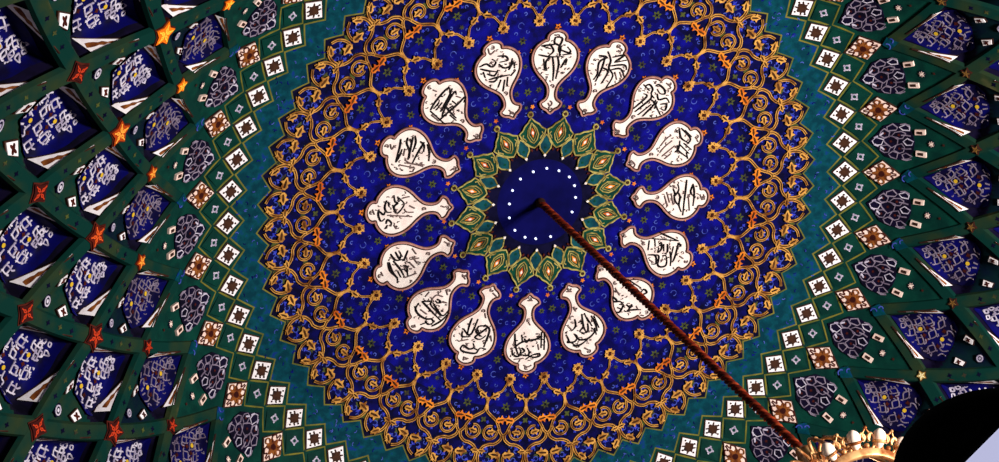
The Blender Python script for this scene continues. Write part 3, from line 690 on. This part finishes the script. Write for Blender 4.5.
ROWS = [('vault_niche', V0R, S1R, S2R, .13, 0, 1, 'small blue arabesque niche behind the honeycomb row', 'small blue niches in the row behind the honeycomb panels'),
        ('vault_niche', S1R, S2R, S3R, .22, 1, 0, 'blue arabesque niche between small and large stars', 'blue niches in the middle row of the vault'),
        ('vault_niche', S2R, S3R, S4R, .30, 2, 1, 'large blue arabesque niche outside the large stars', 'large blue niches in the outer row of the vault'),
        ('vault_niche', S3R, S4R, S5R, .36, 3, 0, 'largest blue arabesque niche at the picture edge', 'largest blue niches at the picture edge')]
for nm, rT, rM, rB, d, kind, odd, lab, grp in ROWS:
    pr = niche(nm, rT, rM, rB, d, kind)
    pos = []
    for k in range(32):
        a = 2*K*k+(K if odd else 0)
        if any(seen(S(r, a+da), 4) for r, da in ((lerp(rT, rB, .15), 0), (rM, 0), (lerp(rM, rB, .4), 0), (rM, K*.6), (rM, -K*.6))): pos.append((rM, a, 0))
    things = []
    for j, (r, a, h) in enumerate(pos):
        o = pr if j == 0 else copy_tree(pr)
        place(o, r, a, h); things.append((o, S(r, a)))
    for o, side, od, n in sided(things):
        tag(o, '%s, %s on the %s' % (lab, od if n > 1 else 'only one', side), 'niche', grp)
# ------------------------------------------------------------------ star bosses on the rib crossings
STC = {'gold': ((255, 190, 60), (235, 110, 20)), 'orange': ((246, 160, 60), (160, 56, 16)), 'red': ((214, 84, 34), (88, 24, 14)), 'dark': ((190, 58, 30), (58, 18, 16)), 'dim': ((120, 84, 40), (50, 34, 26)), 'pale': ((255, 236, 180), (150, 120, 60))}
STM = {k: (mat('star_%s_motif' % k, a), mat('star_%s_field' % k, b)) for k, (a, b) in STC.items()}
def star(r, a, q, kind, pts, rot):
    rt = root_at('star_boss', r, a)
    o = S(r, a, .055); n = N(r, a); ur = (S(r+.01, a, .055)-o).normalized(); ut = n.cross(ur)
    def L(sc, inn, up=0): return [o+n*up+(ur*math.cos(t)+ut*math.sin(t))*(q*sc*(1 if k % 2 == 0 else inn)) for k, t in [(k, rot+math.pi*k/pts) for k in range(2*pts)]]
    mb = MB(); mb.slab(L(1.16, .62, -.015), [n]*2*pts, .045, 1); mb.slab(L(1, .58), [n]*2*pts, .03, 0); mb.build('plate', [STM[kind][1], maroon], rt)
    mo = MB()
    for k in range(pts):
        t = rot+2*math.pi*k/pts; d = ur*math.cos(t)+ut*math.sin(t); e = n.cross(d)
        mo.strip([o+n*.008+d*(q*x)+e*(q*y) for x, y in ((.08, 0), (.35, .10), (.50, 0), (.75, 0))], [n]*4, q*.055, .006, 0)
        mo.strip([o+n*.008+d*(q*x)+e*(q*y) for x, y in ((.08, 0), (.35, -.10), (.50, 0))], [n]*3, q*.055, .006, 0)
    mo.build('motif', [STM[kind][0]], rt)
    return rt
stars = []
for lv, (r, q, pts, odd) in enumerate(((S1R, .095, 5, 0), (S2R, .155, 5, 1), (S3R, .14, 4, 0), (S4R, .17, 5, 1))):
    L = []
    for k in range(32):
        a = 2*K*k+(K if odd else 0); p = S(r, a)
        if not seen(p, 8): continue
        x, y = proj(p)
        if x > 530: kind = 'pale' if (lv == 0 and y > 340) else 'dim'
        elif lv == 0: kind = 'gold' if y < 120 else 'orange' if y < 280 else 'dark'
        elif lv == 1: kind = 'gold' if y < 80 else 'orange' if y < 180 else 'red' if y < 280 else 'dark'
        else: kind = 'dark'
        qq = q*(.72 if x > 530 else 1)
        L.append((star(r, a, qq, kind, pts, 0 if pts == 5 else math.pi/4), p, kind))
    kn = {id(o): kd for o, p, kd in L}
    w = {'gold': 'golden', 'orange': 'orange', 'red': 'red', 'dark': 'dark red', 'dim': 'dim brown', 'pale': 'pale gold'}
    row = ['innermost', 'second', 'third', 'outermost'][lv]
    size = ['small', 'large', 'square-pointed', 'large'][lv]
    for o, side, od, n in sided([(o, p) for o, p, kd in L]):
        tag(o, '%s %s star boss, %s ring of rib crossings, %s on the %s' % (size, w[kn[id(o)]], row, od if n > 1 else 'only one', side), 'star', 'star bosses, %s row' % row)
# ------------------------------------------------------------------ chandelier hanging from the apex
rope_m = mat('rope_red', (104, 30, 16), (64, 18, 12), 6, rough=.35)
rope_hi = mat('rope_copper', (150, 58, 30), (104, 34, 18), 9, rough=.3)
gilt = mat('gilt_metal', (220, 168, 112), (140, 78, 40), 7, rough=.35, metal=.3)
glass_w = mat('milk_glass', (250, 226, 206), (236, 200, 176), 6, rough=.25)
ch = bpy.data.objects.new('chandelier', None); col.objects.link(ch); ch.matrix_basis = Matrix.Translation((0, 0, Z0))
tag(ch, 'chandelier on a long dark red rod with a gilt glass-hung crown, lower right', 'chandelier')
ZC = 18.35
mb = MB(); mb.lathe([(.0, Z0-.005), (.06, Z0-.01), (.065, Z0-.03), (.05, Z0-.08), (.03, Z0-.12), (0, Z0-.12)], (0, 0, 0), 0, 20); mb.build('ceiling_hook', [umber], ch, True)
mb = MB()
zs = [lerp(Z0-.05, ZC-.4, k/40) for k in range(41)]
mb.tube([Vector((0, 0, z)) for z in zs], .034, 0, 10)
nst = 560
for b in range(2):
    P = []
    for k in range(nst+1):
        z = lerp(Z0-.1, ZC, k/nst); t = 2*math.pi*(Z0-z)/.17+b*math.pi
        P.append(Vector((.030*math.cos(t), .030*math.sin(t), z)))
    mb.tube(P, .020, b, 5)
mb.build('rod', [rope_m, rope_hi], ch, True)
mb = MB()
mb.lathe([(.0, ZC+.10), (.07, ZC+.08), (.10, ZC), (.06, ZC-.08), (.11, ZC-.16), (.05, ZC-.26), (.05, ZC-2.6), (.0, ZC-2.62)], (0, 0, 0), 0, 20); mb.build('stem', [gilt], ch, True)
mb = MB()
CR = .52; zc = ZC-1.12
mb.lathe([(CR, zc), (CR+.05, zc+.03), (CR+.03, zc+.10), (CR-.02, zc+.10), (CR-.04, zc+.02), (CR, zc)], (0, 0, 0), 0, 64)
for k in range(16):                 # openwork fleurons leaning outwards
    t = 2*math.pi*k/16; d = Vector((math.cos(t), math.sin(t), 0)); u = Vector((-math.sin(t), math.cos(t), 0)); up = Vector((0, 0, 1))
    o = d*CR+up*(zc+.05); e = (d*.9+up*.45).normalized()
    for s in (-1, 1):
        P = [o+u*(s*x)+e*y for x, y in catmull([(.0, 0), (.06, .04), (.085, .11), (.05, .17), (.015, .14), (.03, .10)], 4)]
        mb.tube(P, .014, 0, 6)
        P = [o+u*(s*x)+e*y for x, y in catmull([(.02, .11), (.04, .16), (.02, .19), (0, .22)], 4)]
        mb.tube(P, lambda q: .013-.008*q, 0, 6)
    mb.ball(o+e*.22, .018, 0); mb.ball(o+e*.06, .026, 0)
mb.build('crown', [gilt], ch, True)
for k in range(16):
    t = 2*math.pi*(k+.5)/16; d = Vector((math.cos(t), math.sin(t), 0)); o = d*(CR+.05)+Vector((0, 0, zc+.06))
    mb = MB(); M = Matrix.Rotation(t, 3, 'Z') @ Matrix.Rotation(1.1, 3, 'Y')
    mb.lathe([(0, -.02), (.03, .0), (.056, .05), (.064, .10), (.05, .14), (.02, .165), (0, .17)], o, 0, 12, M); g = mb.build('glass_cup', [glass_w], ch, True)
    mb = MB(); mb.lathe([(.05, .035), (.066, .05), (.062, .065), (.05, .05)], o, 0, 12, M); mb.build('gilt_band', [gilt], g, True)
for k in range(16):
    t = 2*math.pi*(k+.25)/16; d = Vector((math.cos(t), math.sin(t), 0)); o = d*(CR-.13)+Vector((0, 0, zc-.03))
    mb = MB(); mb.lathe([(0, -.10), (.022, -.07), (.04, -.02), (.03, .03), (.01, .06), (0, .06)], o, 0, 8); mb.build('glass_drop', [glass_w], ch, True)
for k in range(10):
    t = 2*math.pi*k/10; d = Vector((math.cos(t), math.sin(t), 0)); up = Vector((0, 0, 1))
    mb = MB(); P = [d*x+up*(ZC+y) for x, y in catmull([(.06, -.2), (.22, -.12), (.34, -.36), (.46, -.85), (CR, -1.10)], 5)]
    mb.tube(P, .018, 0, 6); mb.ball(P[9], .03, 0); mb.build('arm', [gilt], ch, True)
# ------------------------------------------------------------------ unidentified black shape low in the right corner, modelled as a lamp
blk = mat('matt_black', (3, 3, 4), rough=.8, spec=.02)
pane_m = mat('lilac_pane', (198, 200, 236), emit=.82, rough=.6)  # pale area of the unidentified shape, drawn with emission
fl_c = ray(1002, 478, 5.0)
fd = bpy.data.objects.new('black_rounded_shape', None); col.objects.link(fd); fd.matrix_basis = Matrix.Translation((fl_c.x, fl_c.y, 0))
tag(fd, 'large black rounded shape with a pale lilac pane, cut off by the lower right corner', 'lamp')
M = Matrix((RX*.97, RY*.80, -RZ)).transposed()       # housing axis faces the hall below
mb = MB()
ox = 5/FP
mb.lathe([(0, -.20), (60*ox, -.19), (92*ox, -.13), (112*ox, -.02), (113*ox, .0), (108*ox, .03), (100*ox, .04), (0, .045)], fl_c, 0, 48, M)
mb.build('rounded_body', [blk], fd, True)
mb = MB()
q = [ray(x, y, 4.93) for x, y in ((965, 464), (1002, 427), (1044, 460), (1006, 498))]
mb.slab(q, [-RZ]*4, .012, 0); mb.build('pane', [pane_m], fd)
mb = MB(); q2 = [ray(x, y, 4.945) for x, y in ((958, 464), (1002, 420), (1051, 460), (1006, 506))]
mb.slab(q2, [-RZ]*4, .02, 0); mb.build('pane_frame', [blk], fd)
mb = MB()
base = Vector((fl_c.x, fl_c.y, 0))
mb.tube([base, base+Vector((0, 0, .5)), fl_c-Vector((0, 0, .0))], .025, 0, 10)
mb.lathe([(0, .06), (.12, .06), (.32, .02), (.34, 0), (0, 0)], base, 0, 24); mb.build('stand', [blk], fd)
# ------------------------------------------------------------------ hall floor far below
mb = MB(); mb.face([(-22, -22, 0), (22, -22, 0), (22, 22, 0), (-22, 22, 0)]); struct(mb.build('floor', [mat('floor_carpet', (60, 30, 28), (40, 24, 26), 3)]))
# ------------------------------------------------------------------ light
w = bpy.data.worlds.new('hall_air'); scn.world = w; w.use_nodes = True
w.node_tree.nodes['Background'].inputs[0].default_value = (1, .97, .96, 1); w.node_tree.nodes['Background'].inputs[1].default_value = .18
def lamp(name, kind, loc, energy, size, colr, target=None):
    ld = bpy.data.lights.new(name, kind); o = bpy.data.objects.new(name, ld); col.objects.link(o)
    o.location = loc; ld.energy = energy; ld.color = colr
    if kind == 'AREA': ld.size = size
    else: ld.shadow_soft_size = size
    if target is not None: o.rotation_euler = (Vector(target)-Vector(loc)).to_track_quat('-Z', 'Y').to_euler()
    return o
lamp('hall_lamps', 'AREA', (8.0, -5.0, 9.5), 5900, 3.0, (1, .97, .95), (-2, -1, Z0-1))
lamp('chandelier_bulbs', 'POINT', (0.45, .65, 18.4), 60, .15, (1, .80, .6))
scn.view_settings.view_transform = 'Standard'; scn.view_settings.look = 'None'
scn.view_settings.exposure = 0; scn.view_settings.gamma = 1; scn.view_settings.use_curve_mapping = False
